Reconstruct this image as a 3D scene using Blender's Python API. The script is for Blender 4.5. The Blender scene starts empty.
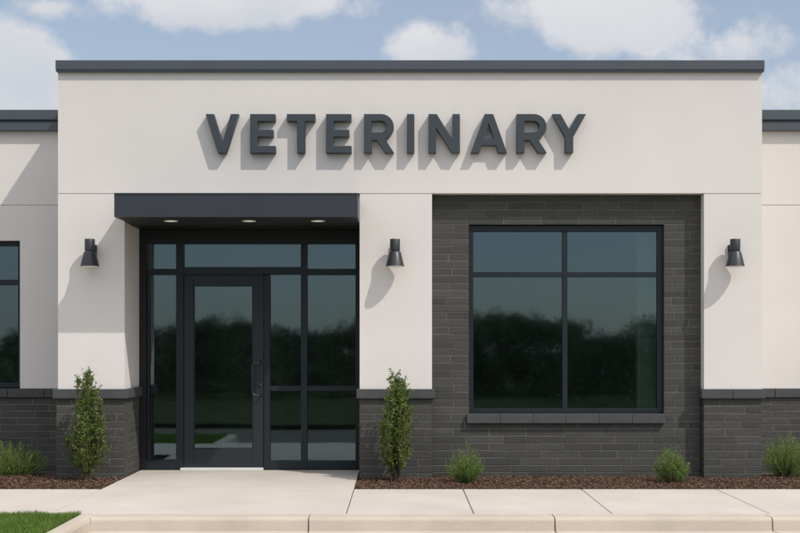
import bpy, bmesh, math, random
from mathutils import Vector, Matrix, noise
R = math.radians
S = bpy.context.scene
COL = S.collection
random.seed(7)

# ------------------------------------------------------------------ geometry of the shot
CAM_D, FPX, EYE = 13.0, 1222.0, 1.405          # camera distance from the front wall, focal length in photo pixels, eye height
def X(px, y=0.0): return (px-400.0)*(CAM_D+y)/FPX
def Z(py, y=0.0): return EYE+(345.0-py)*(CAM_D+y)/FPX

# ------------------------------------------------------------------ helpers
def tag(o, label=None, cat=None, group=None, kind=None):
    for k, v in (('label', label), ('category', cat), ('group', group), ('kind', kind)):
        if v: o[k] = v
    return o

def empty(name, loc=(0, 0, 0)):
    o = bpy.data.objects.new(name, None); COL.objects.link(o)
    o.location = loc; o.empty_display_size = .1
    return o

class MB:
    """collects shapes for ONE mesh object"""
    def __init__(self):
        self.bm = bmesh.new(); self.layer = None
    def tint(self, faces, v):
        if self.layer is None:
            self.layer = self.bm.loops.layers.float_color.new('tint')
        for f in faces:
            for l in f.loops: l[self.layer] = (v, v, v, 1)
    def face(self, pts):
        return self.bm.faces.new([self.bm.verts.new(p) for p in pts])
    def box(self, x0, x1, y0, y1, z0, z1, bev=0.0, seg=1):
        v = [self.bm.verts.new(p) for p in ((x0,y0,z0),(x1,y0,z0),(x1,y1,z0),(x0,y1,z0),(x0,y0,z1),(x1,y0,z1),(x1,y1,z1),(x0,y1,z1))]
        fs = [self.bm.faces.new([v[i] for i in q]) for q in ((0,3,2,1),(4,5,6,7),(0,1,5,4),(1,2,6,5),(2,3,7,6),(3,0,4,7))]
        if bev > 0:
            es = list({e for f in fs for e in f.edges})
            r = bmesh.ops.bevel(self.bm, geom=es, offset=bev, segments=seg, affect='EDGES', profile=.5)
            return r['faces']
        return fs
    def prism_x(self, prof, x0, x1):
        """profile of (y, z) points swept along x"""
        a = [self.bm.verts.new((x0, p[0], p[1])) for p in prof]
        b = [self.bm.verts.new((x1, p[0], p[1])) for p in prof]
        n = len(prof); fs = []
        for i in range(n):
            fs.append(self.bm.faces.new((a[i], a[(i+1) % n], b[(i+1) % n], b[i])))
        fs.append(self.bm.faces.new(a[::-1])); fs.append(self.bm.faces.new(b))
        return fs
    def lathe(self, prof, c=(0, 0, 0), n=32):
        """profile of (radius, z) revolved about the vertical through c"""
        rings = []
        for r, z in prof:
            if r < 1e-6: rings.append([self.bm.verts.new((c[0], c[1], c[2]+z))])
            else: rings.append([self.bm.verts.new((c[0]+r*math.cos(2*math.pi*k/n), c[1]+r*math.sin(2*math.pi*k/n), c[2]+z)) for k in range(n)])
        for A, B in zip(rings, rings[1:]):
            for k in range(n):
                j = (k+1) % n
                if len(A) == 1: q = (A[0], B[j], B[k])
                elif len(B) == 1: q = (A[k], A[j], B[0])
                else: q = (A[k], A[j], B[j], B[k])
                self.bm.faces.new(q)
    def tube(self, pts, r, n=8):
        pts = [Vector(p) for p in pts]
        rad = r if isinstance(r, (list, tuple)) else [r]*len(pts)
        rings = []
        for i, p in enumerate(pts):
            d = (pts[min(i+1, len(pts)-1)]-pts[max(i-1, 0)]).normalized()
            u = d.cross(Vector((0, .3, .95)) if abs(d.z) < .9 else Vector((1, 0, 0))).normalized(); w = d.cross(u)
            rings.append([self.bm.verts.new(p+(u*math.cos(2*math.pi*k/n)+w*math.sin(2*math.pi*k/n))*rad[i]) for k in range(n)])
        for A, B in zip(rings, rings[1:]):
            for k in range(n):
                self.bm.faces.new((A[k], A[(k+1) % n], B[(k+1) % n], B[k]))
        self.bm.faces.new(rings[0][::-1]); self.bm.faces.new(rings[-1])
    def build(self, name, mat, parent=None, smooth=False, recalc=True):
        if recalc: bmesh.ops.recalc_face_normals(self.bm, faces=self.bm.faces)
        me = bpy.data.meshes.new(name); self.bm.to_mesh(me); self.bm.free()
        if smooth:
            for p in me.polygons: p.use_smooth = True
            try: me.set_sharp_from_angle(angle=R(40))
            except Exception: pass
        me.materials.append(mat)
        o = bpy.data.objects.new(name, me); COL.objects.link(o)
        if parent is not None: o.parent = parent
        return o

def raw_mesh(name, verts, faces, mat, parent=None, tints=None):
    me = bpy.data.meshes.new(name); me.from_pydata(verts, [], faces)
    if tints is not None:
        a = me.attributes.new('tint', 'FLOAT_COLOR', 'FACE')
        flat = []
        for t in tints: flat += [t, t, t, 1]
        a.data.foreach_set('color', flat)
    me.materials.append(mat)
    o = bpy.data.objects.new(name, me); COL.objects.link(o)
    if parent is not None: o.parent = parent
    return o

# ------------------------------------------------------------------ materials
def nmat(name):
    m = bpy.data.materials.new(name); m.use_nodes = True
    nt = m.node_tree; nt.nodes.clear()
    out = nt.nodes.new('ShaderNodeOutputMaterial')
    return m, nt, nt.nodes, nt.links, out

def surf(name, col, rough=.6, var=.08, vscale=2.0, bump=.0, bscale=80., spec=.5, metal=0., fine=.0, fscale=200., tint=False, tint_amt=1., second=None, sec_scale=1.2, sec_lo=.45, sec_hi=.7, stretch=(1, 1, 1)):
    m, nt, N, L, out = nmat(name)
    b = N.new('ShaderNodeBsdfPrincipled'); L.new(b.outputs[0], out.inputs[0])
    b.inputs['Roughness'].default_value = rough; b.inputs['Specular IOR Level'].default_value = spec; b.inputs['Metallic'].default_value = metal
    tc = N.new('ShaderNodeTexCoord'); mp = N.new('ShaderNodeMapping'); mp.inputs['Scale'].default_value = stretch
    L.new(tc.outputs['Object'], mp.inputs[0])
    def noi(sc, det=5., rg=.6):
        n = N.new('ShaderNodeTexNoise'); n.inputs['Scale'].default_value = sc; n.inputs['Detail'].default_value = det; n.inputs['Roughness'].default_value = rg
        L.new(mp.outputs[0], n.inputs['Vector']); return n
    def mr(src, a, c, lo=.3, hi=.7):
        r = N.new('ShaderNodeMapRange'); r.inputs['From Min'].default_value = lo; r.inputs['From Max'].default_value = hi
        r.inputs['To Min'].default_value = a; r.inputs['To Max'].default_value = c; L.new(src, r.inputs[0]); return r.outputs[0]
    def mul(a, c):
        k = N.new('ShaderNodeMix'); k.data_type = 'RGBA'; k.blend_type = 'MULTIPLY'; k.inputs['Factor'].default_value = 1
        L.new(a, k.inputs[6]); L.new(c, k.inputs[7]); return k.outputs[2]
    rgb = N.new('ShaderNodeRGB'); rgb.outputs[0].default_value = (*col, 1); c = rgb.outputs[0]
    if second:
        k = N.new('ShaderNodeMix'); k.data_type = 'RGBA'; L.new(mr(noi(sec_scale).outputs[0], 0, 1, sec_lo, sec_hi), k.inputs['Factor'])
        L.new(c, k.inputs[6]); k.inputs[7].default_value = (*second, 1); c = k.outputs[2]
    if var: c = mul(c, mr(noi(vscale).outputs[0], 1-var, 1+var))
    if fine: c = mul(c, mr(noi(fscale, 2).outputs[0], 1-fine, 1+fine))
    if tint:
        a = N.new('ShaderNodeAttribute'); a.attribute_name = 'tint'; c = mul(c, a.outputs['Color'])
    L.new(c, b.inputs['Base Color'])
    if var and rough < .9: L.new(mr(noi(vscale*1.7).outputs[0], rough-.06, rough+.06), b.inputs['Roughness'])
    if bump:
        bp = N.new('ShaderNodeBump'); bp.inputs['Strength'].default_value = bump; bp.inputs['Distance'].default_value = .01
        L.new(noi(bscale, 6).outputs[0], bp.inputs['Height']); L.new(bp.outputs[0], b.inputs['Normal'])
    return m

STUCCO = surf('stucco', (.79, .735, .69), .9, .035, .8, .18, 140., .2, fine=.015, fscale=260)
BRICK = surf('dark_brick', (.082, .079, .071), .85, .10, 9., .35, 60., .12, fine=.22, fscale=110, tint=True, stretch=(.35, 1, 1.6))
MORTAR = surf('mortar', (.175, .168, .155), .95, .25, 5., .3, 150., .1)
CAPST = surf('cap_stone', (.084, .087, .086), .85, .10, 5., .25, 90., .15, fine=.1)
COPING = surf('coping_metal', (.075, .088, .100), .45, .05, 1.5, .0, spec=.5)
CANOPY = surf('canopy_metal', (.034, .040, .050), .42, .06, 1.5, spec=.5)
SOFFIT = surf('soffit_panel', (.028, .028, .027), .6, .08, 2., spec=.3)
FRAME = surf('dark_aluminium', (.015, .021, .026), .42, .05, 2., spec=.35)
DOORM = surf('door_aluminium', (.022, .028, .033), .42, .05, 2., spec=.35)
BLACKM = surf('black_aluminium', (.010, .011, .011), .45, .05, 2., spec=.4)
LETTER = surf('letter_metal', (.048, .058, .068), .5, .06, 6., .04, 200., .45)
LAMPM = surf('lamp_metal', (.030, .031, .034), .42, .05, 8., spec=.5)
STEEL = surf('brushed_steel', (.11, .113, .118), .4, .05, 20., metal=1.)
THRESH = surf('threshold_metal', (.75, .75, .74), .45, .05, 9.)
CONC = surf('concrete_walk', (.59, .525, .465), .85, .07, 1.1, .22, 160., .25, fine=.07, fscale=190, second=(.55, .49, .43), sec_scale=.8)
KERBM = surf('concrete_kerb', (.54, .465, .385), .85, .08, 2.1, .25, 130., .25, fine=.08, fscale=170)
PAVE = surf('concrete_lot', (.15, .138, .108), .88, .10, .9, .25, 120., .2, fine=.10, fscale=140)
SUB = surf('joint_filler', (.06, .055, .05), .95, .2, 8.)
DIRT = surf('mulch_soil', (.052, .034, .024), .95, .35, 9., .8, 40., .1, fine=.3, fscale=70)
CHIP = surf('bark', (.145, .086, .058), .9, .25, 30., .3, 200., .15, tint=True)
TURF = surf('turf', (.058, .070, .030), .95, .35, 1.6, .8, 60., .1, fine=.4, fscale=90, second=(.07, .08, .034))
EARTH = surf('earth', (.055, .075, .030), .95, .3, .2, .0, spec=.1)
ROOFM = surf('roof_membrane', (.35, .35, .35), .9, .1, 1.)
INWALL = surf('interior_wall', (.20, .215, .20), .9, .05, 1.)
INFLOOR = surf('interior_floor', (.09, .09, .085), .6, .1, 2.)
INCOL = surf('interior_plaster', (.30, .33, .30), .9, .04, 1.)
STEMM = surf('bark_stem', (.10, .070, .045), .9, .2, 40.)

def leaf_mat(name, col, trans):
    m, nt, N, L, out = nmat(name)
    b = N.new('ShaderNodeBsdfPrincipled'); b.inputs['Roughness'].default_value = .5; b.inputs['Specular IOR Level'].default_value = .35
    t = N.new('ShaderNodeBsdfTranslucent'); mx = N.new('ShaderNodeMixShader'); mx.inputs[0].default_value = .40
    a = N.new('ShaderNodeAttribute'); a.attribute_name = 'tint'
    oc = N.new('ShaderNodeTexCoord'); nz = N.new('ShaderNodeTexNoise'); nz.inputs['Scale'].default_value = 9.; L.new(oc.outputs['Object'], nz.inputs['Vector'])
    hue = N.new('ShaderNodeMix'); hue.data_type = 'RGBA'
    hue.inputs[6].default_value = (*col, 1); hue.inputs[7].default_value = (col[0]*1.3, col[1]*1.2, col[2]*.8, 1); L.new(nz.outputs[0], hue.inputs['Factor'])
    k = N.new('ShaderNodeMix'); k.data_type = 'RGBA'; k.blend_type = 'MULTIPLY'; k.inputs['Factor'].default_value = 1
    L.new(hue.outputs[2], k.inputs[6]); L.new(a.outputs['Color'], k.inputs[7])
    L.new(k.outputs[2], b.inputs['Base Color'])
    k2 = N.new('ShaderNodeMix'); k2.data_type = 'RGBA'; k2.blend_type = 'MULTIPLY'; k2.inputs['Factor'].default_value = 1
    k2.inputs[6].default_value = (*trans, 1); L.new(a.outputs['Color'], k2.inputs[7]); L.new(k2.outputs[2], t.inputs['Color'])
    L.new(b.outputs[0], mx.inputs[1]); L.new(t.outputs[0], mx.inputs[2]); L.new(mx.outputs[0], out.inputs[0])
    return m
LEAF = leaf_mat('shrub_leaf', (.125, .18, .052), (.20, .29, .06))
SPRIG = leaf_mat('sprig_leaf', (.16, .25, .07), (.24, .37, .09))
BLADE = leaf_mat('grass_blade', (.125, .21, .045), (.19, .32, .055))
WOOD = leaf_mat('wood_leaf', (.11, .13, .085), (.06, .08, .03))

def glass_mat():
    m, nt, N, L, out = nmat('tinted_glass')
    t = N.new('ShaderNodeBsdfTransparent'); t.inputs[0].default_value = (.55, .63, .60, 1)
    g = N.new('ShaderNodeBsdfGlossy'); g.inputs['Roughness'].default_value = 0.028; g.inputs[0].default_value = (.68, .87, 1., 1)
    lw = N.new('ShaderNodeLayerWeight'); lw.inputs[0].default_value = .5
    r = N.new('ShaderNodeMapRange'); r.inputs['To Min'].default_value = .118; r.inputs['To Max'].default_value = .7
    pw = N.new('ShaderNodeMath'); pw.operation = 'POWER'; pw.inputs[1].default_value = 4.
    L.new(lw.outputs['Facing'], pw.inputs[0]); L.new(pw.outputs[0], r.inputs[0])
    tc = N.new('ShaderNodeTexCoord'); nz = N.new('ShaderNodeTexNoise'); nz.inputs['Scale'].default_value = 1.3; nz.inputs['Detail'].default_value = 1
    L.new(tc.outputs['Object'], nz.inputs['Vector'])
    bp = N.new('ShaderNodeBump'); bp.inputs['Strength'].default_value = .25; bp.inputs['Distance'].default_value = .006
    L.new(nz.outputs[0], bp.inputs['Height']); L.new(bp.outputs[0], g.inputs['Normal'])
    mx = N.new('ShaderNodeMixShader'); L.new(r.outputs[0], mx.inputs[0]); L.new(t.outputs[0], mx.inputs[1]); L.new(g.outputs[0], mx.inputs[2])
    L.new(mx.outputs[0], out.inputs[0]); return m
GLASS = glass_mat()

def lens_mat():
    m, nt, N, L, out = nmat('lamp_lens')
    b = N.new('ShaderNodeBsdfPrincipled'); b.inputs['Base Color'].default_value = (.85, .84, .80, 1); b.inputs['Roughness'].default_value = .4
    b.inputs['Emission Color'].default_value = (1, .97, .9, 1); b.inputs['Emission Strength'].default_value = .5
    L.new(b.outputs[0], out.inputs[0]); return m
LENS = lens_mat()
LENSW = surf('white_lens', (.85, .84, .80), .4, .03, 20.)

# ------------------------------------------------------------------ bricks
CH, BL, GAP = .0785, .40, .0065
def bricks(mb, x0, x1, z0, z1, yf, holes=(), seed=0, depth=.10, side=False):
    """running bond of separate chamfered bricks filling x0..x1, z0..z1 with the front face at y = yf; rectangles in holes stay empty"""
    rnd = random.Random(seed)
    n = max(1, round((z1-z0)/CH)); ch = (z1-z0)/n
    for i in range(n):
        a, b = z0+i*ch+GAP/2, z0+(i+1)*ch-GAP/2
        spans = [(x0, x1)]
        for hx0, hx1, hz0, hz1 in holes:
            if b > hz0+.004 and a < hz1-.004:
                if a < hz0-.012 : b = min(b, hz0-.001)
                elif b > hz1+.012: a = max(a, hz1+.001)
                else:
                    ns = []
                    for s0, s1 in spans:
                        if hx0 > s0: ns.append((s0, min(s1, hx0)))
                        if hx1 < s1: ns.append((max(s0, hx1), s1))
                    spans = ns
        for s0, s1 in spans:
            off = (i % 2)*BL/2 + rnd.uniform(-.05, .05)
            xs = [s0]; k = math.floor((s0-x0+off)/BL)+1
            while True:
                p = x0-off+k*BL+rnd.uniform(-.012, .012)
                if p >= s1-.07: break
                if p > s0+.07: xs.append(p)
                k += 1
            xs.append(s1)
            for p, q in zip(xs, xs[1:]):
                p2 = p+(GAP/2 if p > s0 else 0); q2 = q-(GAP/2 if q < s1 else 0)
                brick(mb, p2, q2, a, b, yf+rnd.uniform(0, .0025), depth, rnd)
def brick(mb, x0, x1, z0, z1, yf, depth, rnd, c=.0035):
    V = mb.bm.verts.new
    f = [V((x0+c, yf, z0+c)), V((x1-c, yf, z0+c)), V((x1-c, yf, z1-c)), V((x0+c, yf, z1-c))]
    m = [V((x0, yf+c, z0)), V((x1, yf+c, z0)), V((x1, yf+c, z1)), V((x0, yf+c, z1))]
    k = [V((x0, yf+depth, z0)), V((x1, yf+depth, z0)), V((x1, yf+depth, z1)), V((x0, yf+depth, z1))]
    F = mb.bm.faces.new; fs = [F(f)]
    for i in range(4):
        j = (i+1) % 4
        fs.append(F((m[i], m[j], f[j], f[i]))); fs.append(F((k[i], k[j], m[j], m[i])))
    mb.tint(fs, rnd.choice((.90, .95, .98, 1., 1.02, 1.05, 1.10))*rnd.uniform(.93, 1.07))
def bricks_y(mb, y0, y1, z0, z1, xf, seed, depth=.1, sgn=1):
    """the same bond on a wall whose face looks along +x (sgn 1) or -x (sgn -1)"""
    t = MB(); bricks(t, y0, y1, z0, z1, 0, (), seed, depth)
    bmesh.ops.transform(t.bm, matrix=Matrix(((0, -sgn, 0, xf), (1, 0, 0, 0), (0, 0, 1, 0), (0, 0, 0, 1))), verts=t.bm.verts)
    me = bpy.data.meshes.new('tmp'); t.bm.to_mesh(me); t.bm.free()
    if mb.layer is None: mb.layer = mb.bm.loops.layers.float_color.new('tint')
    mb.bm.from_mesh(me); mb.layer = mb.bm.loops.layers.float_color['tint']; bpy.data.meshes.remove(me)

# ------------------------------------------------------------------ key dimensions (metres)
XL, XR = X(58), X(762)                     # main block
OL, OR = -2.93, -.429                      # entry opening
BXL, BXR = X(432), X(704)                  # brick bay
ZJ = Z(193.6)                              # stucco joint
ZTOP = Z(72.5)                             # top of stucco
CAPT, CAPB = Z(389), Z(398.6)              # pier caps
SFY = .735                                 # storefront plane
BAYY = .135                                # bay brick plane
WY = 1.0                                   # wing plane
BACK = 6.0

bld = tag(empty('clinic_building', (0, 0, 0)), 'single storey cream stucco clinic with dark brick base, black entrance canopy and large windows', 'building')

# ---- stucco walls
m = MB()
m.box(XL, XR, 0, .30, ZJ+.004, ZTOP)
m.box(XL, XL+.25, .302, BACK, 0, ZTOP-.002); m.box(XR-.25, XR, .302, BACK, 0, ZTOP-.002); m.box(XL+.252, XR-.252, BACK-.25, BACK, 0, ZTOP-.003)
m.build('front_wall', STUCCO, bld)
for name_, a, b in (('left', XL, OL), ('mid', OR, BXL), ('right', BXR, XR)):
    m = MB()
    d = SFY+.12
    m.box(a, b, 0, d if name_ != 'right' else .298, CAPT-.012, ZJ-.004)
    m.box(a+.012, b-.012, .012, .28, ZJ-.0039, ZJ+.0039)
    m.build('pier', STUCCO, bld)
m = MB(); m.box(OL-.1, OR+.1, .305, SFY+.1, 2.705, 3.3); m.box(OL, OR, .03, .29, 2.95, ZJ+.003); m.build('entrance_header', BLACKM, bld)

# ---- brick base of the piers
def base(a, b, seed, yface=0.0, left_face=None, right_face=None, zb=-.12, top=CAPB, capt=CAPT):
    m = MB()
    bricks(m, a, b, zb, top, yface+.004, (), seed, .10)
    if right_face: bricks_y(m, yface+.108, right_face, zb, top, b-.004, seed+1, .1, 1)
    if left_face: bricks_y(m, yface+.108, left_face, zb, top, a+.004, seed+2, .1, -1)
    o = m.build('brick_base', BRICK, bld)
    k = MB(); k.box(a+.009, b-.009, yface+.0085, (right_face or left_face or yface+.2), zb, top-.002); k.build('mortar_bed', MORTAR, o)
    rnd = random.Random(seed+9)
    c = MB(); p = .030
    x = a-p; n = max(2, round((b-a)/.42)); w = (b-a+2*p)/n
    off = rnd.uniform(-.08, .08)
    edges = [a-p]+[a-p+w*i+off for i in range(1, n)]+[b+p]
    for i in range(n):
        fs = c.box(edges[i]+(.0012 if i else 0), edges[i+1]-(.0012 if i < n-1 else 0), yface-p, (right_face or left_face or yface+.15)-.004, top+.0015, capt, .005)
    c.build('base_cap', CAPST, o)
    return o
base(X(56), OL+.006, 11, right_face=SFY)
base(OR-.004, BXL+.002, 21, left_face=SFY, right_face=BAYY+.05)
base(BXR-.002, XR, 31, left_face=BAYY+.05)

# ---- brick bay with the big window
WX0, WX1, WZ0, WZ1 = X(469, BAYY), X(664, BAYY), Z(414, BAYY), Z(225, BAYY)
m = MB()
bricks(m, BXL+.003, BXR-.003, -.12, ZJ-.002, BAYY, ((WX0, WX1, WZ0, WZ1),), 41, .11)
ob = m.build('bay_brickwork', BRICK, bld)
m = MB()
for (a, b, c, d) in ((BXL+.003, WX0-.007, -.12, ZJ), (WX1+.007, BXR-.003, -.12, ZJ), (WX0-.0065, WX1+.0065, -.12, WZ0-.007), (WX0-.0065, WX1+.0065, WZ1+.007, ZJ)):
    m.box(a, b, BAYY+.0048, BAYY+.30, c, d)
m.build('mortar_bed', MORTAR, ob)

def frame_rects(mb, y0, y1, rects, bev=.002):
    for x0, x1, z0, z1 in rects: mb.box(min(x0, x1), max(x0, x1), y0, y1, min(z0, z1), max(z0, z1), bev)

def pane(parent, x0, x1, z0, z1, y, tilt=0.):
    m = MB(); cx, cz = (x0+x1)/2, (z0+z1)/2
    m.box(-(x1-x0)/2, (x1-x0)/2, 0, .010, -(z1-z0)/2, (z1-z0)/2)
    o = m.build('pane', GLASS, parent); o.location = (cx, y, cz); o.rotation_euler = (random.gauss(0, .0012), 0, random.gauss(0, .0018))
    return o

# large window
fy = BAYY+.045
m = MB(); g = lambda px: X(px, fy); h = lambda py: Z(py, fy)
x0, x1, z0, z1 = WX0+.003, WX1-.003, WZ0+.003, WZ1-.003
vx0, vx1, hz0, hz1 = g(562.5), g(567.5), h(277), h(272)
bt, bs = .052, .046
frame_rects(m, fy, fy+.07, ((x0, x0+bs, z0, z1), (x1-bs-.012, x1, z0, z1)))
frame_rects(m, fy+.002, fy+.07, ((x0+bs, x1-bs-.012, z0, z0+bt), (x0+bs, x1-bs-.012, z1-bt-.012, z1)))
frame_rects(m, fy+.004, fy+.07, ((vx0, vx1, z0+bt, z1-bt-.012),))
frame_rects(m, fy+.006, fy+.07, ((x0+bs, vx0, hz0, hz1), (vx1, x1-bs-.012, hz0, hz1)))
win = m.build('window', FRAME, bld); win['label'] = 'large four pane window in the dark brick bay'
for a, b in ((x0+bs, vx0), (vx1, x1-bs-.012)):
    for c, d in ((z0+bt, hz0), (hz1, z1-bt-.012)):
        pane(win, a-.004, b+.004, c-.004, d+.004, fy+.030)
m = MB(); n = 6; sx0, sx1 = X(467, BAYY-.05), X(665.5, BAYY-.05)
for i in range(n):
    w = (sx1-sx0)/n
    m.box(sx0+i*w+(.0012 if i else 0), sx0+(i+1)*w-(.0012 if i < n-1 else 0), BAYY-.052, fy+.02, Z(423.2, BAYY-.05), WZ0+.002, .003)
m.build('sill', CAPST, win)

# ---- storefront
sy = SFY; g = lambda px: X(px, sy); h = lambda py: Z(py, sy)
FB = .006
m = MB()
# outer black frame and head
frame_rects(m, sy-.012, sy+.10, ((OL, g(146.5), FB, 2.703), (g(355.5), OR, FB, 2.703)))
frame_rects(m, sy-.010, sy+.10, ((g(146.5), g(355.5), h(238.5), 2.703),))
m.build('entrance_surround', BLACKM, bld)
m = MB()
frame_rects(m, sy+.002, sy+.10, ((g(146.5), g(355.5), h(243.8), h(238.6)),))
frame_rects(m, sy, sy+.10, ((g(176), g(183.4), FB, h(243.8)), (g(300.8), g(307.2), FB, h(243.8)), (g(264), g(270), FB, h(275.6))))
frame_rects(m, sy+.004, sy+.10, ((g(146.5), g(176), h(274.8), h(268.8)), (g(183.4), g(300.8), h(274.5), h(267)), (g(307.2), g(355.5), h(274.8), h(268.8)),
     (g(146.5), g(176), FB, h(460)), (g(270), g(300.8), FB, h(461)), (g(307.2), g(355.5), FB, h(461)),
     (g(270), g(300.8), h(391), h(386)), (g(307.2), g(355.5), h(391), h(386)), (g(147), g(149), h(460), h(274.8))))
sf = m.build('entrance_frame', FRAME, bld)
for a, b, c, d in ((146.5, 176, 268.8, 243.8), (183.4, 300.8, 267, 243.8), (307.2, 355.5, 268.8, 243.8), (149, 176, 460, 274.8),
                   (270, 300.8, 386, 274.5), (307.2, 355.5, 386, 274.8), (270, 300.8, 461, 391), (307.2, 355.5, 461, 391)):
    pane(sf, g(a)-.004, g(b)+.004, h(c)-.004, h(d)+.004, sy+.045)
# door leaf
dx0, dx1, dz0, dz1 = g(183.4)+.004, g(264)-.004, h(467.2), h(274.5)-.005
m = MB()
frame_rects(m, sy+.014, sy+.065, ((dx0, g(193.2), dz0, dz1), (g(252.8), dx1, dz0, dz1)))
frame_rects(m, sy+.016, sy+.065, ((g(193.2), g(252.8), h(285.4), dz1), (g(193.2), g(252.8), dz0, h(449))))
# glazing bead
frame_rects(m, sy+.026, sy+.06, ((g(193.2), g(194.2), h(449), h(285.4)), (g(251.8), g(252.8), h(449), h(285.4)), (g(194.2), g(251.8), h(449), h(448)), (g(194.2), g(251.8), h(286.4), h(285.4))), .001)
door = m.build('door', DOORM, bld); door['label'] = 'glazed entrance door with a wide dark frame and steel pull handle'
pane(door, g(194)-.004, g(252)+.004, h(448.2)-.004, h(286.2)+.004, sy+.038)
m = MB(); hx, hy = g(252.6), sy-.045
pts = [(g(261), sy+.016, h(362.5)), (g(261), hy+.02, h(362.5)), (g(260), hy, h(362.5)), (g(254.3), hy, h(362.5)), (g(252.8), hy, h(364))]
pts += [(hx, hy, h(370)), (hx, hy, h(388)), (g(252.9), hy, h(392)), (g(254.2), hy, h(394.4)), (g(256), hy, h(395)), (g(260), hy, h(395)), (g(261), hy+.02, h(395)), (g(261), sy+.016, h(395))]
m.tube(pts, .0085, 10); m.build('handle', STEEL, door, True)
m = MB(); m.lathe([(0, -.022), (.017, -.022), (.019, -.018), (.019, .0), (0, .0)], n=20)
bmesh.ops.rotate(m.bm, cent=(0, 0, 0), matrix=Matrix.Rotation(R(-90), 3, 'X'), verts=m.bm.verts)
bmesh.ops.translate(m.bm, vec=(g(260.8), sy+.014, h(384.5)), verts=m.bm.verts)
m.build('lock', STEEL, door, True)
m = MB(); m.box(g(181), g(263.5), sy-.055, sy+.07, .001, h(467.6), .003); m.build('threshold', THRESH, bld)

# ---- canopy over the entry
PROJ = .60
cz0, cz1 = Z(217, -PROJ), Z(193, -PROJ)
cx0, cx1 = X(114.2, -PROJ), X(357.6, -PROJ)
m = MB(); m.prism_x([(-PROJ, cz0), (-PROJ, cz1-.014), (-PROJ-.006, cz1-.014), (-PROJ-.006, cz1), (-.003, cz1), (-.003, cz0+.02), (-PROJ+.02, cz0+.02), (-PROJ+.02, cz0)], cx0, cx1)
m.box(cx0+.002, cx0+.03, -PROJ+.021, -.004, cz0, cz0+.019); m.box(cx1-.03, cx1-.002, -PROJ+.021, -.004, cz0, cz0+.019)
can = m.build('canopy', CANOPY, bld); can['label'] = 'flat dark metal canopy over the entrance with three recessed downlights'
m = MB(); m.box(cx0+.031, cx1-.031, -PROJ+.0215, -.003, cz0+.004, cz0+.0195); m.box(max(OL+.002, cx0-.02), OR-.002, -.0025, sy+.09, cz0+.004, cz0+.06)
m.build('soffit', SOFFIT, can)
for px in (171, 249, 318):
    ly = -.18; lx = X(px, ly)
    m = MB(); m.lathe([(.052, -.001), (.074, -.003), (.074, .0045), (.052, .0045)], (lx, ly, cz0), 32); o = m.build('downlight', LENSW, can, True)
    m.lathe if False else None
    k = MB(); k.lathe([(0, .001), (.0525, .001), (.0525, .0044), (0, .0044)], (lx, ly, cz0), 32)
    q = k.build('downlight_lens', LENS, can, True)

# ---- copings
def coping(x0, x1, yf, ztop, tiers, proj, ends):
    m = MB()
    for i, (za, zb, p) in enumerate(tiers):
        m.box(x0-ends, x1+ends, yf-p, yf+.33, za, zb, .004)
    return m.build('coping', COPING, bld)
coping(XL+.001, XR-.001, 0, None, ((ZTOP+.018, Z(61.3), .052), (ZTOP, ZTOP+.017, .046)), 0, .014)
m = MB()
for a in (XL-.014, XR-.27): m.box(a, a+.284, .335, BACK+.01, ZTOP, Z(61.3)-.001, .004)
m.box(XL+.272, XR-.272, BACK-.27, BACK+.01, ZTOP, Z(61.3)-.001, .004); m.build('coping', COPING, bld)

# ---- wings
wz = lambda py: Z(py, WY); wx = lambda px: X(px, WY)
LX0, LX1, LZ0, LZ1 = wx(20)-1.75, wx(20), wz(388), wz(240.6)
zb, zt, zj = wz(388.4), wz(131.5), wz(205)
FAR = 13.
# left wing wall round its window
m = MB()
for a, b, c, d in ((-FAR, XL-.002, zj+.004, zt), (-FAR, LX0, zb, zj-.004), (LX1, XL-.002, zb, zj-.004), (LX0+.0005, LX1-.0005, LZ1, zj-.0045)):
    m.box(a, b, WY, WY+.2, c, d)
m.box(-FAR, XL-.004, WY+.012, WY+.18, zj-.0039, zj+.0039)
m.box(-FAR, -FAR+.2, WY+.201, BACK, -.1, zt); m.box(-FAR+.201, XL-.01, BACK-.2, BACK-.001, -.1, zt)
m.build('wing_wall', STUCCO, bld)
m = MB()
for c, d in ((zj+.004, zt), (zb, zj-.004)): m.box(XR+.002, FAR, WY, WY+.2, c, d)
m.box(XR+.004, FAR, WY+.012, WY+.18, zj-.0039, zj+.0039)
m.box(FAR-.2, FAR, WY+.201, BACK, -.1, zt); m.box(XR+.01, FAR-.201, BACK-.2, BACK-.001, -.1, zt)
m.build('wing_wall', STUCCO, bld)
for a, b, s in ((-FAR, XL-.004, 51), (XR+.004, FAR, 61)):
    m = MB(); bricks(m, a, b, -.2, wz(397.5), WY+.006, (), s, .09); o = m.build('wing_brick', BRICK, bld)
    k = MB(); k.box(a, b, WY+.0105, WY+.2, -.2, wz(397.5)-.001); k.build('mortar_bed', MORTAR, o)
    c = MB(); n = int((b-a)/.42); w = (b-a)/n
    for i in range(n): c.box(a+i*w+.0025, a+(i+1)*w-.0025, WY-.022, WY+.19, wz(397.5)+.0015, zb-.002, .005)
    c.build('base_cap', CAPST, o)
    aa, bb = (a, XL-.002) if a < 0 else (XR+.002, b)
    c = MB()
    c.box(aa, bb, WY-.095, WY+.3, wz(121.2), wz(111.3), .004)
    c.box(aa+.001, bb-.001, WY-.060, WY+.28, wz(122.8), wz(121.2)-.0005)
    c.box(aa+.0015, bb-.0015, WY-.075, WY+.29, wz(131.6), wz(122.8)-.0005, .003)
    c.build('coping', COPING, bld)
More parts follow.
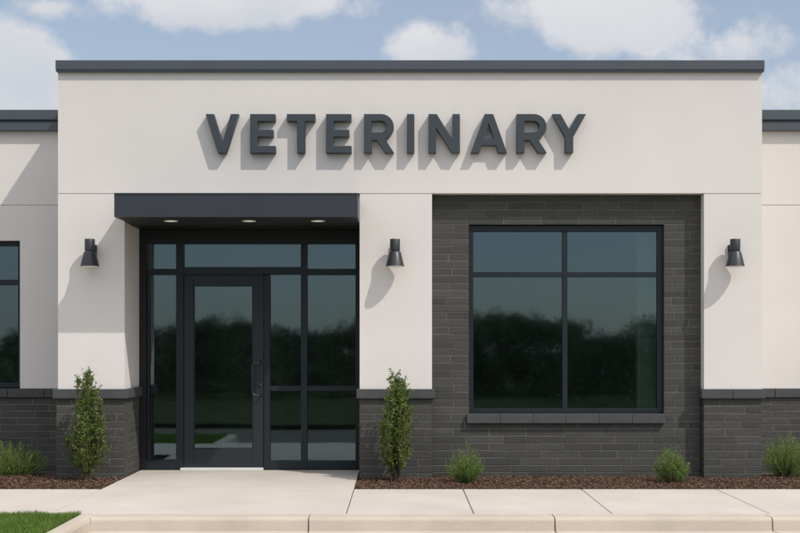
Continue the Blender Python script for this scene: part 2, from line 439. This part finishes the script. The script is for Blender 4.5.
# left wing window
fy = WY+.05; m = MB()
x0, x1, z0, z1 = LX0+.003, LX1-.003, LZ0+.003, LZ1-.003
fw = .055; mid = (x0+x1)/2; hz0, hz1 = Z(285, fy), Z(279.6, fy)
frame_rects(m, fy, fy+.07, ((x0, x0+fw, z0, z1), (x1-.035, x1, z0, z1)))
frame_rects(m, fy+.002, fy+.07, ((x0+fw, x1-.035, z0, z0+fw), (x0+fw, x1-.035, z1-fw, z1)))
frame_rects(m, fy+.004, fy+.07, ((mid-.027, mid+.027, z0+fw, z1-fw),))
frame_rects(m, fy+.006, fy+.07, ((x0+fw, mid-.027, hz0, hz1), (mid+.027, x1-.035, hz0, hz1)))
w2 = m.build('window', FRAME, bld); w2['label'] = 'window of the left wing standing on the dark brick base'
for a, b in ((x0+fw, mid-.027), (mid+.027, x1-.035)):
    for c, d in ((z0+fw, hz0), (hz1, z1-fw)): pane(w2, a-.004, b+.004, c-.004, d+.004, fy+.03)

# ---- roofs and the dim rooms behind the glass
m = MB(); m.box(XL+.251, XR-.251, .301, BACK-.251, ZTOP-.45, ZTOP-.30); m.box(-FAR+.2, XL-.003, WY+.2, BACK-.2, zt-.35, zt-.2); m.box(XR+.003, FAR-.2, WY+.2, BACK-.2, zt-.35, zt-.2)
m.build('flat_roof', ROOFM, bld)
m = MB(); m.box(XL+.26, XR-.26, SFY+.13, BACK-.26, -.05, .004); m.box(-FAR+.21, XL-.01, WY+.21, BACK-.21, -.05, .004); m.build('interior_floor', INFLOOR, bld)
m = MB()
m.box(XL+.26, XR-.26, BACK-.35, BACK-.26, .005, 2.9); m.box(XL+.251, XR-.251, .31, BACK-.27, 2.95, 3.05)
m.box(-.32, -.22, SFY+.14, BACK-.36, .005, 2.94)                 # partition between lobby and front room
m.box(-2.35, -1.55, 3.2, 3.3, .005, 2.94)
m.box(-FAR+.22, XL-.02, 4.2, 4.3, .005, 2.9)
m.build('interior_wall', INWALL, bld)
m = MB(); m.box(X(637, .33), X(700, .33), .315, .42, .3, 2.75, .01); m.build('interior_column', INCOL, bld)      # pale column behind the right end of the large window

# ------------------------------------------------------------------ raised letters
H = 38.8
def arc(cx, cy, r, a0, a1, n=14): return [(cx+r*math.cos(R(a0+(a1-a0)*i/n)), cy+r*math.sin(R(a0+(a1-a0)*i/n))) for i in range(n+1)]
SHAPES = {
 'V': [[(0,H),(8.4,H),(16.8,10.5),(25.2,H),(33.3,H),(20.8,0),(12.3,0)]],
 'E': [[(0,0),(25.5,0),(25.5,7.0),(7.6,7.0),(7.6,16.2),(23.2,16.2),(23.2,23.1),(7.6,23.1),(7.6,H-7),(25.3,H-7),(25.3,H),(0,H)]],
 'T': [[(10.3,0),(18.2,0),(18.2,H-7),(28.4,H-7),(28.4,H),(0,H),(0,H-7),(10.3,H-7)]],
 'I': [[(0,0),(7.4,0),(7.4,H),(0,H)]],
 'N': [[(0,0),(7.4,0),(7.4,25.6),(23.2,0),(31.4,0),(31.4,H),(24,H),(24,13.2),(8.2,H),(0,H)]],
 'A': [[(0,0),(8.5,0),(11.1,7.6),(25.3,7.6),(27.7,0),(36.2,0),(22.5,H),(13.9,H)], [(13.5,14.3),(22.9,14.3),(18.2,29.8)]],
 'R': [[(0,0),(7.6,0),(7.6,12.6),(13.2,12.6),(21.2,0),(30,0),(20.9,14.0)]+arc(17.2,H-12.6,12.6,-68,90)+[(0,H)],
       [(7.6,H-6.9)]+arc(17.0,H-12.6,5.7,90,-90)+[(7.6,H-18.3)]],
 'Y': [[(0,H),(8.4,H),(16.9,23.4),(25.4,H),(33.8,H),(20.9,15.6),(20.9,0),(13.0,0),(13.0,15.6)]],
}
TXT = [('V',205.5,'raised dark grey letter V, first letter of the wall sign'),
 ('E',250,'raised dark grey letter E between V and T near the start of the sign'),
 ('T',286.8,'raised dark grey letter T between the two letters E'),
 ('E',326,'raised dark grey letter E between T and R of the sign'),
 ('R',364,'raised dark grey letter R between E and I of the sign'),
 ('I',407,'raised dark grey letter I, the single upright bar in the sign'),
 ('N',428.6,'raised dark grey letter N between I and A of the sign'),
 ('A',470.8,'raised dark grey letter A with its triangular opening, after N'),
 ('R',516.8,'raised dark grey letter R between A and Y near the end of the sign'),
 ('Y',552.4,'raised dark grey letter Y, last letter of the wall sign')]
LD = .088; ls = FPX/(CAM_D-LD)
for ch, px, lab in TXT:
    cu = bpy.data.curves.new('sign_letter', 'CURVE'); cu.dimensions = '2D'; cu.fill_mode = 'BOTH'; cu.extrude = LD/2-.003; cu.bevel_depth = .0025; cu.bevel_resolution = 1; cu.offset = -.0025
    for poly in SHAPES[ch]:
        sp = cu.splines.new('POLY'); sp.points.add(len(poly)-1); sp.use_cyclic_u = True
        for p, (a, b) in zip(sp.points, poly): p.co = (a/ls, b/ls, 0, 1)
    t = bpy.data.objects.new('tmp', cu); COL.objects.link(t)
    bpy.context.view_layer.update()
    me = bpy.data.meshes.new_from_object(t.evaluated_get(bpy.context.evaluated_depsgraph_get()))
    bpy.data.objects.remove(t); bpy.data.curves.remove(cu)
    me.name = 'sign_letter'; me.materials.clear(); me.materials.append(LETTER)
    me.transform(Matrix.Rotation(R(90), 4, 'X')); me.update()
    o = bpy.data.objects.new('sign_letter', me); COL.objects.link(o)
    o.location = (X(px, -LD), -LD/2-.0005, Z(152.8, -LD))
    tag(o, lab, 'sign letter', 'raised letters of the sign on the front wall')

# ------------------------------------------------------------------ wall lamps
LY = -.13
def make_lamp():
    r = empty('wall_lamp')
    m = MB(); m.lathe([(0, .287), (.050, .287), (.053, .283), (.053, .168), (.048, .163), (.048, .150), (.057, .147), (.057, .143)], n=36); m.build('lamp_body', LAMPM, r, True)
    m = MB(); m.lathe([(.0, .155), (.056, .155), (.063, .146), (.097, .006), (.099, .0), (.092, .0), (.058, .14), (0, .14)], n=36); m.build('lamp_shade', LAMPM, r, True)
    m = MB(); m.lathe([(0, -.012), (.05, -.010), (.088, .002), (.088, .012), (0, .012)], n=36); m.build('lamp_lens', LENSW, r, True)
    m = MB(); m.box(-.045, .045, 0.105, .1295, .12, .235, .004); m.box(-.030, .030, .045, .106, .15, .205, .003); m.build('wall_bracket', LAMPM, r)
    return r
lamps = [(89.8, 'black cone wall lamp at the left corner, half in the canopy shadow'), (395, 'black cone wall lamp between the entrance and the brick bay'), (735.2, 'black cone wall lamp on the white pier right of the window')]
proto = make_lamp()
for i, (px, lab) in enumerate(lamps):
    if i == 0: r = proto
    else:
        r = proto.copy(); COL.objects.link(r)
        for ch in list(proto.children):
            c = ch.copy(); COL.objects.link(c); c.parent = r
    r.location = (X(px, LY), LY, Z(266.3, LY)); tag(r, lab, 'wall lamp', 'black wall lamps on the white piers')

# ------------------------------------------------------------------ ground, walks, kerb
def structure(o): return tag(o, kind='structure')
BY, KB, KF = -1.08, -2.81, -3.05
KH = .105
m = MB(); m.box(-400, 400, -400, 400, -.5, -.30); structure(m.build('ground', EARTH))
m = MB(); m.box(-13.5, 13.5, KB+.02, SFY+.05, -.2, -.035); structure(m.build('walk_base', SUB))
joints = [-13.3, -11.9, -10.6, -9.3, -8.0, -6.7, -5.45, -4.2, -2.92, -.45, .615, 1.768, 3.083, 4.35, 5.6, 6.9, 8.2, 9.5, 10.8, 12.1, 13.3]
m = MB()
for a, b in zip(joints, joints[1:]): m.box(a+.004, b-.004, KB+.004, BY-.003, -.10, 0, .006, 2)
m.box(-2.92+.004, -.45-.004, BY+.003, SFY-.001, -.10, 0, .005, 2)
m.box(-2.92+.004, -.45-.004, SFY, SFY+.125, -.10, -.001)
structure(m.build('pavement', CONC))
# kerb with a rounded nose, in lengths
m = MB(); kx = [-2.52, X(308.5, KF), X(555, KF), X(772.5, KF), 4.95, 6.9, 8.9, 10.9, 13.3]
prof = [(KB, -.30), (KB, -.001)]+[(KF+.035-.035*math.sin(R(t)), -.036+.035*math.cos(R(t))) for t in (0, 20, 40, 60, 80)]+[(KF-.012, -KH-.02), (KF-.012, -.30)]
for i, (a, b) in enumerate(zip(kx, kx[1:])): m.prism_x(prof, a+(.005 if i else 0), b-.005)
structure(m.build('kerb', KERBM))
m = MB(); prof2 = [(-2.645, -.3), (-2.645, .002), (-2.56, .002), (-2.535, -.006), (-2.522, -.03), (-2.515, -.3)]
yy = [KB, -4.35]
for i, (a, b) in enumerate(zip(yy, yy[1:])):
    t = MB(); t.prism_x(prof2, -a+(.004 if i else 0), -b-.004)
    bmesh.ops.transform(t.bm, matrix=Matrix(((0, 1, 0, 0), (-1, 0, 0, 0), (0, 0, 1, 0), (0, 0, 0, 1))), verts=t.bm.verts)
    me = bpy.data.meshes.new('tmp'); t.bm.to_mesh(me); t.bm.free(); m.bm.from_mesh(me); bpy.data.meshes.remove(me)
m.box(-13.4, -2.515, -4.47, -4.352, -.3, .001, .012, 2)
structure(m.build('kerb', KERBM))
m = MB()
for i, (a, b) in enumerate(zip(kx, kx[1:])): m.box(a+(.004 if i else -.0), b-.004, KF-.62, KF-.0125, -.28, -KH, .005)
structure(m.build('gutter', KERBM))
m = MB(); m.box(-2.5145, 13.4, -4.472, KF-.63, -.29, -KH-.002); m.box(-13.4, 13.4, -7.4, -4.4725, -.29, -KH-.002); structure(m.build('driveway', PAVE))

# ---- lawn sheets
m = MB(); m.box(-13.4, -2.646, -4.351, KB-.004, -.28, -.012); m.box(-60, 60, -60, -7.402, -.28, -.02); structure(m.build('lawn', TURF))

def grass(n, x0, x1, y0, y1, hmin, hmax, seed):
    rnd = random.Random(seed); vs, fs, ts = [], [], []
    for _ in range(n):
        x, y = rnd.uniform(x0, x1), rnd.uniform(y0, y1); a = rnd.uniform(0, 6.283)
        hgt = rnd.uniform(hmin, hmax)*(.75+.5*noise.noise((x*4, y*4, 0))); w = rnd.uniform(.0014, .0030); le = rnd.uniform(.1, .8)*hgt; b = rnd.uniform(0, 6.283)
        dx, dy = math.cos(a)*w, math.sin(a)*w; lx, ly = math.cos(b)*le, math.sin(b)*le
        k = len(vs)
        vs += [(x-dx, y-dy, -.012), (x+dx, y+dy, -.012), (x+dx*.7+lx*.35, y+dy*.7+ly*.35, -.012+hgt*.6), (x-dx*.7+lx*.35, y-dy*.7+ly*.35, -.012+hgt*.6), (x+lx, y+ly, -.012+hgt)]
        fs += [(k, k+1, k+2, k+3), (k+3, k+2, k+4)]; t = rnd.choice((.6, .8, .9, 1., 1.1, 1.3))*rnd.uniform(.85, 1.15); ts += [t, t*1.1]
    return raw_mesh('grass', vs, fs, BLADE, None, ts)
tag(grass(42000, -4.7, -2.65, -4.34, KB-.012, .035, .075, 3), 'short bright green grass beside the left end of the kerb', 'grass', kind='stuff')

# ---- mulch beds
def bedz(x, y):
    t = min(1, max(0, y/1.0)); return -.012-.065*t + .012*noise.noise((x*3, y*3, 1.))
def bed(x0, x1, y0, y1, name):
    nx, ny = max(2, int((x1-x0)/.08)), max(2, int((y1-y0)/.08)); vs = []; fs = []
    for j in range(ny+1):
        for i in range(nx+1):
            x, y = x0+(x1-x0)*i/nx, y0+(y1-y0)*j/ny; vs.append((x, y, bedz(x, y)))
    for j in range(ny):
        for i in range(nx):
            k = j*(nx+1)+i; fs.append((k, k+1, k+nx+2, k+nx+1))
    me = bpy.data.meshes.new(name); me.from_pydata(vs, [], fs); me.materials.append(DIRT)
    for p in me.polygons: p.use_smooth = True
    o = bpy.data.objects.new(name, me); COL.objects.link(o); return structure(o)
bed(-13.3, -2.918, BY, WY+.05, 'mulch_bed'); bed(-.452, 13.3, BY, WY+.05, 'mulch_bed')
def chips(n, areas, seed):
    rnd = random.Random(seed); vs, fs, ts = [], [], []
    tot = sum((a[1]-a[0])*(a[3]-a[2]) for a in areas)
    for x0, x1, y0, y1 in areas:
        for _ in range(int(n*(x1-x0)*(y1-y0)/tot)):
            x, y = rnd.uniform(x0, x1), rnd.uniform(y0, y1)
            L_, W_, T_ = rnd.uniform(.010, .038), rnd.uniform(.004, .012), rnd.uniform(.002, .006)
            M = Matrix.Translation((x, y, bedz(x, y)+rnd.uniform(.002, .022))) @ Matrix.Rotation(rnd.uniform(0, 6.28), 4, 'Z') @ Matrix.Rotation(rnd.gauss(0, .35), 4, 'Y') @ Matrix.Rotation(rnd.gauss(0, .4), 4, 'X')
            k = len(vs)
            for sx, sy_, sz in ((-1,-1,-1),(1,-.6,-1),(.8,1,-1),(-1,.7,-1),(-.9,-.8,1),(.9,-.5,1),(.7,.8,1),(-.8,.6,1)):
                vs.append(tuple(M @ Vector((sx*L_/2, sy_*W_/2, sz*T_/2))))
            fs += [(k, k+3, k+2, k+1), (k+4, k+5, k+6, k+7), (k, k+1, k+5, k+4), (k+1, k+2, k+6, k+5), (k+2, k+3, k+7, k+6), (k+3, k, k+4, k+7)]
            t = rnd.choice((.35, .55, .8, 1., 1.2, 1.7))*rnd.uniform(.8, 1.2); ts += [t]*6
    return raw_mesh('bark_mulch', vs, fs, CHIP, None, ts)
tag(chips(26000, ((-5.2, -2.93, BY+.008, -.03), (-5.2, -3.66, -.03, WY-.02), (-.44, 5.2, BY+.008, -.03), (.36, 3.2, -.03, BAYY-.01), (3.87, 5.2, -.03, WY-.02)), 5),
    'brown shredded bark mulch in the beds along the foot of the wall', 'mulch', kind='stuff')

# ------------------------------------------------------------------ shrubs
class Leaves:
    def __init__(self): self.v, self.f, self.t = [], [], []
    def leaf(self, p, d, up, ln, w, t):
        d = d.normalized(); s = d.cross(up)
        if s.length < 1e-3: s = d.cross(Vector((1, .2, .1)))
        s.normalize(); nrm = s.cross(d)
        k = len(self.v)
        self.v += [tuple(p), tuple(p+d*ln*.45+s*w/2+nrm*w*.12), tuple(p+d*ln), tuple(p+d*ln*.45-s*w/2+nrm*w*.12)]
        self.f.append((k, k+1, k+2, k+3)); self.t.append(t)
def rv(rnd):
    while True:
        v = Vector((rnd.uniform(-1, 1), rnd.uniform(-1, 1), rnd.uniform(-1, 1)))
        if .05 < v.length < 1: return v.normalized()

def columnar(loc, hgt, rad, seed, label):
    rnd = random.Random(seed); root = empty('columnar_shrub', loc)
    tag(root, label, 'shrub', 'tall narrow shrubs beside the entrance')
    st = MB(); lv = Leaves()
    stems = [(0, 0, hgt)]+[(rnd.uniform(.2, 1.05)*rad*math.cos(a), rnd.uniform(.2, 1.05)*rad*math.sin(a), hgt*rnd.choice((.5, .64, .76, .86, .96, 1.03))*rnd.uniform(.93, 1.03)) for a in [i*.55+rnd.uniform(-.3, .3) for i in range(23)]]
    for i, (tx, ty, th) in enumerate(stems):
        b = Vector((rnd.gauss(0, .018), rnd.gauss(0, .018), -.02)); pts = []
        n = 9; lean = Vector((tx, ty, 0))
        for k in range(n+1):
            f = k/n; e = (1-(1-min(1, f*1.55))**2)*min(1, .25+f*3.2)
            taper = 1-.45*max(0, f-.55)/.45
            pts.append(b+lean*e*taper+Vector((rnd.gauss(0, .006), rnd.gauss(0, .006), 0))+Vector((0, 0, th*f)))
        st.tube(pts, [.0050*(1-.8*k/n)+.0010 for k in range(n+1)], 6)
        nt = int(52*th/hgt)
        for q in range(nt):
            f = rnd.uniform(.10, 1.)**.9
            kk = min(n-1, int(f*n)); p = pts[kk].lerp(pts[kk+1], f*n-kk)
            a = rnd.uniform(0, 6.283); out = Vector((math.cos(a), math.sin(a), rnd.uniform(.6, 2.6))).normalized()
            tl = rnd.choice((.04, .06, .07, .09, .11, .17))*(1.15-.45*f)
            e = p+out*tl
            st.tube([p, p.lerp(e, .5)+Vector((0, 0, -.003)), e], [.0018, .0014, .0008], 4)
            base_t = rnd.uniform(.75, 1.3)
            for w in range(rnd.randint(9, 14)):
                g_ = rnd.uniform(.1, 1.05); c = p.lerp(e, g_)
                d = (out*.6+rv(rnd)*.9); lv.leaf(c, d, rv(rnd), rnd.uniform(.019, .036), rnd.uniform(.010, .017), base_t*rnd.choice((.6, .8, 1., 1.1, 1.5)))
        for w in range(8):
            c = pts[-1]+Vector((rnd.gauss(0, .008), rnd.gauss(0, .008), rnd.uniform(-.05, .012))); lv.leaf(c, Vector((0, 0, 1))+rv(rnd)*.8, rv(rnd), rnd.uniform(.014, .024), .009, rnd.uniform(.9, 1.4))
    st.build('stem', STEMM, root); raw_mesh('foliage', lv.v, lv.f, LEAF, root, lv.t)
    return root

def tuft(loc, hgt, rad, seed, label, nst=150):
    rnd = random.Random(seed); root = empty('round_shrub', loc)
    tag(root, label, 'shrub', 'low round shrubs in the mulch beds')
    st = MB(); lv = Leaves()
    for i in range(nst):
        a = rnd.uniform(0, 6.283); u = math.sqrt(rnd.random())          # spread over the dome
        r_ = rad*u; top = hgt*math.sqrt(max(.03, 1-.80*u*u))*rnd.choice((.7, .8, .88, .95, 1., 1.05, 1.2))
        b = Vector((rnd.gauss(0, .025), rnd.gauss(0, .025), -.02)); e = Vector((r_*math.cos(a), r_*math.sin(a), max(.05, top)))
        mid = b.lerp(e, .5)+Vector((r_*math.cos(a)*.22, r_*math.sin(a)*.22, -.015))
        pts = []
        for k in range(7):
            f = k/6; pts.append(b*(1-f)**2+mid*2*f*(1-f)+e*f*f)
        st.tube(pts, [.0028-.0022*k/6 for k in range(7)], 4)
        t0 = rnd.uniform(.75, 1.3)
        for q in range(46):
            f = rnd.uniform(.22, 1.02); kk = min(5, int(f*6)); p = pts[kk].lerp(pts[kk+1], f*6-kk); d0 = (pts[kk+1]-pts[kk]).normalized()
            lv.leaf(p, d0*1.0+rv(rnd)*.85, rv(rnd), rnd.uniform(.018, .036), rnd.uniform(.0028, .0055), t0*rnd.uniform(.7, 1.35))
    st.build('stem', STEMM, root); raw_mesh('foliage', lv.v, lv.f, SPRIG, root, lv.t)
    return root

def gp(px, y): return (X(px, y), y, bedz(X(px, y), y))
columnar(gp(87, -.30), 1.10, .165, 101, 'tall narrow leafy shrub in the mulch left of the entrance')
columnar(gp(396, -.34), 1.12, .18, 102, 'tall narrow leafy shrub in the mulch between entrance and brick bay')
tuft(gp(465.5, -.50), .33, .195, 111, 'low round shrub under the left end of the large window')
tuft(gp(671.5, -.46), .32, .195, 112, 'low round shrub near the brick pier right of the large window')
tuft(gp(786, .10), .42, .27, 113, 'larger round shrub in front of the right wing, cut by the photo edge', 200)
tuft(gp(14, .36), .34, .38, 114, 'wide shaded shrub below the left wing window at the photo edge', 260)

# ------------------------------------------------------------------ wood across the lawn (seen mirrored in the glass)
def wood(seed):
    rnd = random.Random(seed); vs, fs, ts = [], [], []
    for i in range(150):
        y = -rnd.uniform(16.2, 30); x = rnd.uniform(-19, 17); path = 13.3-y
        top = path*(.022+.019*noise.noise((x*.42, 3.1, y*.1))+rnd.uniform(-.006, .004))+EYE; rad = rnd.uniform(.8, 1.5)
        lobes = []
        for q in range(20):
            d = rv(rnd); f = rnd.uniform(.12, 1) if q < 13 else rnd.uniform(.8, 1)
            lobes.append((Vector((x+d.x*rad*(1.05-.45*f), y+d.y*rad*(1.05-.45*f), top*f-.25)), rnd.uniform(.28, .5)*(1.2-.5*f)))
        for c, r in lobes:
            t0 = rnd.uniform(.75, 1.3)
            for q in range(150):
                d = rv(rnd); p = c+d*r*rnd.random()**.3
                if p.z < -.02: continue
                sz = rnd.uniform(.018, .042); u = rv(rnd)*sz; w = rv(rnd)*sz*.75
                k = len(vs); vs += [tuple(p-u), tuple(p+w), tuple(p+u), tuple(p-w)]; fs.append((k, k+1, k+2, k+3)); ts.append(t0*rnd.uniform(.7, 1.35))
    return raw_mesh('far_wood', vs, fs, WOOD, None, ts)
tag(wood(9), 'dark line of trees across the lawn, seen mirrored in the window glass', 'trees', kind='stuff')

# ------------------------------------------------------------------ light
SD = Vector((1.28, -1.0, 1.95)).normalized()                    # towards the sun: front right, high
el = math.asin(SD.z); rot = math.atan2(SD.x, SD.y)
sl = bpy.data.lights.new('sun', 'SUN'); sl.energy = 2.7; sl.angle = R(.5); sl.color = (1., .955, .89)
so = bpy.data.objects.new('sun', sl); COL.objects.link(so); so.rotation_euler = (-SD).to_track_quat('-Z', 'Y').to_euler(); so.location = SD*30

W = bpy.data.worlds.new('World'); S.world = W; W.use_nodes = True
nt = W.node_tree; N, L = nt.nodes, nt.links; N.clear()
out = N.new('ShaderNodeOutputWorld'); bg = N.new('ShaderNodeBackground'); bg.inputs[1].default_value = .132; L.new(bg.outputs[0], out.inputs[0])
sky = N.new('ShaderNodeTexSky'); sky.sky_type = 'NISHITA'; sky.sun_disc = False; sky.sun_elevation = el; sky.sun_rotation = rot
sky.air_density = 1.0; sky.dust_density = .8; sky.ozone_density = 1.0
tc = N.new('ShaderNodeTexCoord'); sep = N.new('ShaderNodeSeparateXYZ'); L.new(tc.outputs['Generated'], sep.inputs[0])
def M(op, a, b=None, c=None):
    n = N.new('ShaderNodeMath'); n.operation = op
    for i, v in enumerate((a, b, c)):
        if v is None: continue
        if isinstance(v, (int, float)): n.inputs[i].default_value = v
        else: L.new(v, n.inputs[i])
    return n.outputs[0]
def nz(scale, det=7., rg=.55, off=(0, 0, 0), st=(1, 1, 1)):
    mp = N.new('ShaderNodeMapping'); mp.inputs['Scale'].default_value = st; mp.inputs['Location'].default_value = off; L.new(tc.outputs['Generated'], mp.inputs[0])
    n = N.new('ShaderNodeTexNoise'); n.inputs['Scale'].default_value = scale; n.inputs['Detail'].default_value = det; n.inputs['Roughness'].default_value = rg; L.new(mp.outputs[0], n.inputs['Vector']); return n.outputs[0]
ysafe = M('MAXIMUM', sep.outputs['Y'], .05)
u = M('DIVIDE', sep.outputs['X'], ysafe); v = M('DIVIDE', sep.outputs['Z'], ysafe)
n1 = nz(11., 8., .58); n2 = nz(3.2, 8., .6, (4.1, 2.7, .3), (1, 1, 2.2)); n3 = nz(34., 6., .6, (1.3, .2, 7.))
wob = M('ADD', M('MULTIPLY', M('SUBTRACT', n1, .5), 2.2), M('MULTIPLY', M('SUBTRACT', n3, .5), 1.2))
total = None; num = None; den = None
# cumulus ahead of the camera: (tan azimuth, tan elevation, half width, half height, weight)
for cu_, cv_, wu, wv, wt in ((-.335, .214, .070, .056, 2.3), (-.145, .285, .105, .026, 1.1), (.030, .240, .040, .022, 1.2), (.160, .275, .085, .036, 1.1), (.05, .36, .5, .05, .8), (.285, .245, .05, .02, .2), (.325, .20, .04, .03, .15), (-.29, .275, .03, .012, .5)):
    d = M('SQRT', M('ADD', M('POWER', M('DIVIDE', M('SUBTRACT', u, cu_), wu), 2.), M('POWER', M('DIVIDE', M('SUBTRACT', v, cv_), wv), 2.)))
    k = M('MULTIPLY', M('SUBTRACT', 1.12, d), wt)
    total = k if total is None else M('MAXIMUM', total, k)
    kp = M('MAXIMUM', k, 0.); tt = M('DIVIDE', M('SUBTRACT', v, cv_), wv)
    num = M('MULTIPLY', kp, tt) if num is None else M('ADD', num, M('MULTIPLY', kp, tt)); den = kp if den is None else M('ADD', den, kp)
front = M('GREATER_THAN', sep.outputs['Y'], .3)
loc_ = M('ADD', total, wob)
gen = M('ADD', M('MULTIPLY', M('SUBTRACT', n2, .56), 4.), M('MULTIPLY', M('MINIMUM', M('MAXIMUM', M('SUBTRACT', sep.outputs['Z'], .25), 0.), .3), 2.2))  # general clouds, with extra unseen cover added high up to raise the fill light
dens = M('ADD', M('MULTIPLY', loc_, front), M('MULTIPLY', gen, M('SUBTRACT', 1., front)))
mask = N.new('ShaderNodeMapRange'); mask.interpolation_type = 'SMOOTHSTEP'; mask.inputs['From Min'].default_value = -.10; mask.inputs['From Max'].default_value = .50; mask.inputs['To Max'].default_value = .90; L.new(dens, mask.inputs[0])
cc = N.new('ShaderNodeMix'); cc.data_type = 'RGBA'; cc.inputs[6].default_value = (4.35, 4.6, 5.1, 1); cc.inputs[7].default_value = (6.3, 6.25, 6.3, 1)
mr = N.new('ShaderNodeMapRange'); mr.inputs['From Min'].default_value = .38; mr.inputs['From Max'].default_value = .62; L.new(nz(7., 5., .5, (3., 1., 2.)), mr.inputs[0]); 
lit = M('ADD', M('MULTIPLY', M('DIVIDE', num, M('MAXIMUM', den, .05)), .55), .42)          # sunlit tops, greyer undersides
lf = M('ADD', M('MULTIPLY', mr.outputs[0], .55), M('MULTIPLY', lit, .6)); cl = N.new('ShaderNodeClamp'); L.new(lf, cl.inputs[0]); L.new(cl.outputs[0], cc.inputs['Factor'])
# thin high veil that pales the blue
veil = N.new('ShaderNodeMix'); veil.data_type = 'RGBA'; veil.inputs['Factor'].default_value = .45; L.new(sky.outputs[0], veil.inputs[6]); veil.inputs[7].default_value = (3.8, 4.2, 4.8, 1)
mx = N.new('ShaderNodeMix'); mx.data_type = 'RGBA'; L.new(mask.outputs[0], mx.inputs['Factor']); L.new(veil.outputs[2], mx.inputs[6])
# unseen clouds overhead and behind the camera, brightened as added fill for shade
near = N.new('ShaderNodeMix'); near.data_type = 'RGBA'; near.blend_type = 'MULTIPLY'; near.inputs['Factor'].default_value = 1.; L.new(cc.outputs[2], near.inputs[6])
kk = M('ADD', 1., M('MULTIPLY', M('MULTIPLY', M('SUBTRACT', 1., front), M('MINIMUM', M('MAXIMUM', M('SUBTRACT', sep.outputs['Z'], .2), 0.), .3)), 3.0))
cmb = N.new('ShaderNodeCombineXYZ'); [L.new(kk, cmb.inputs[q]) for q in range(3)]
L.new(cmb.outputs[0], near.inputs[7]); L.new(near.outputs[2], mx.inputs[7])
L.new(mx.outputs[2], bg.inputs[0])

# ------------------------------------------------------------------ camera and view
cam = bpy.data.cameras.new('camera'); co = bpy.data.objects.new('camera', cam); COL.objects.link(co)
co.location = (0, -CAM_D, EYE); co.rotation_euler = (R(90), 0, 0)
cam.sensor_width = 36.; cam.lens = 36.*FPX/800.; cam.shift_y = 78.5/800.; cam.clip_end = 2000.
S.camera = co
S.view_settings.view_transform = 'Standard'; S.view_settings.look = 'None'; S.view_settings.exposure = -.02; S.view_settings.gamma = 1.; S.view_settings.use_curve_mapping = False
S.render.engine = 'CYCLES'
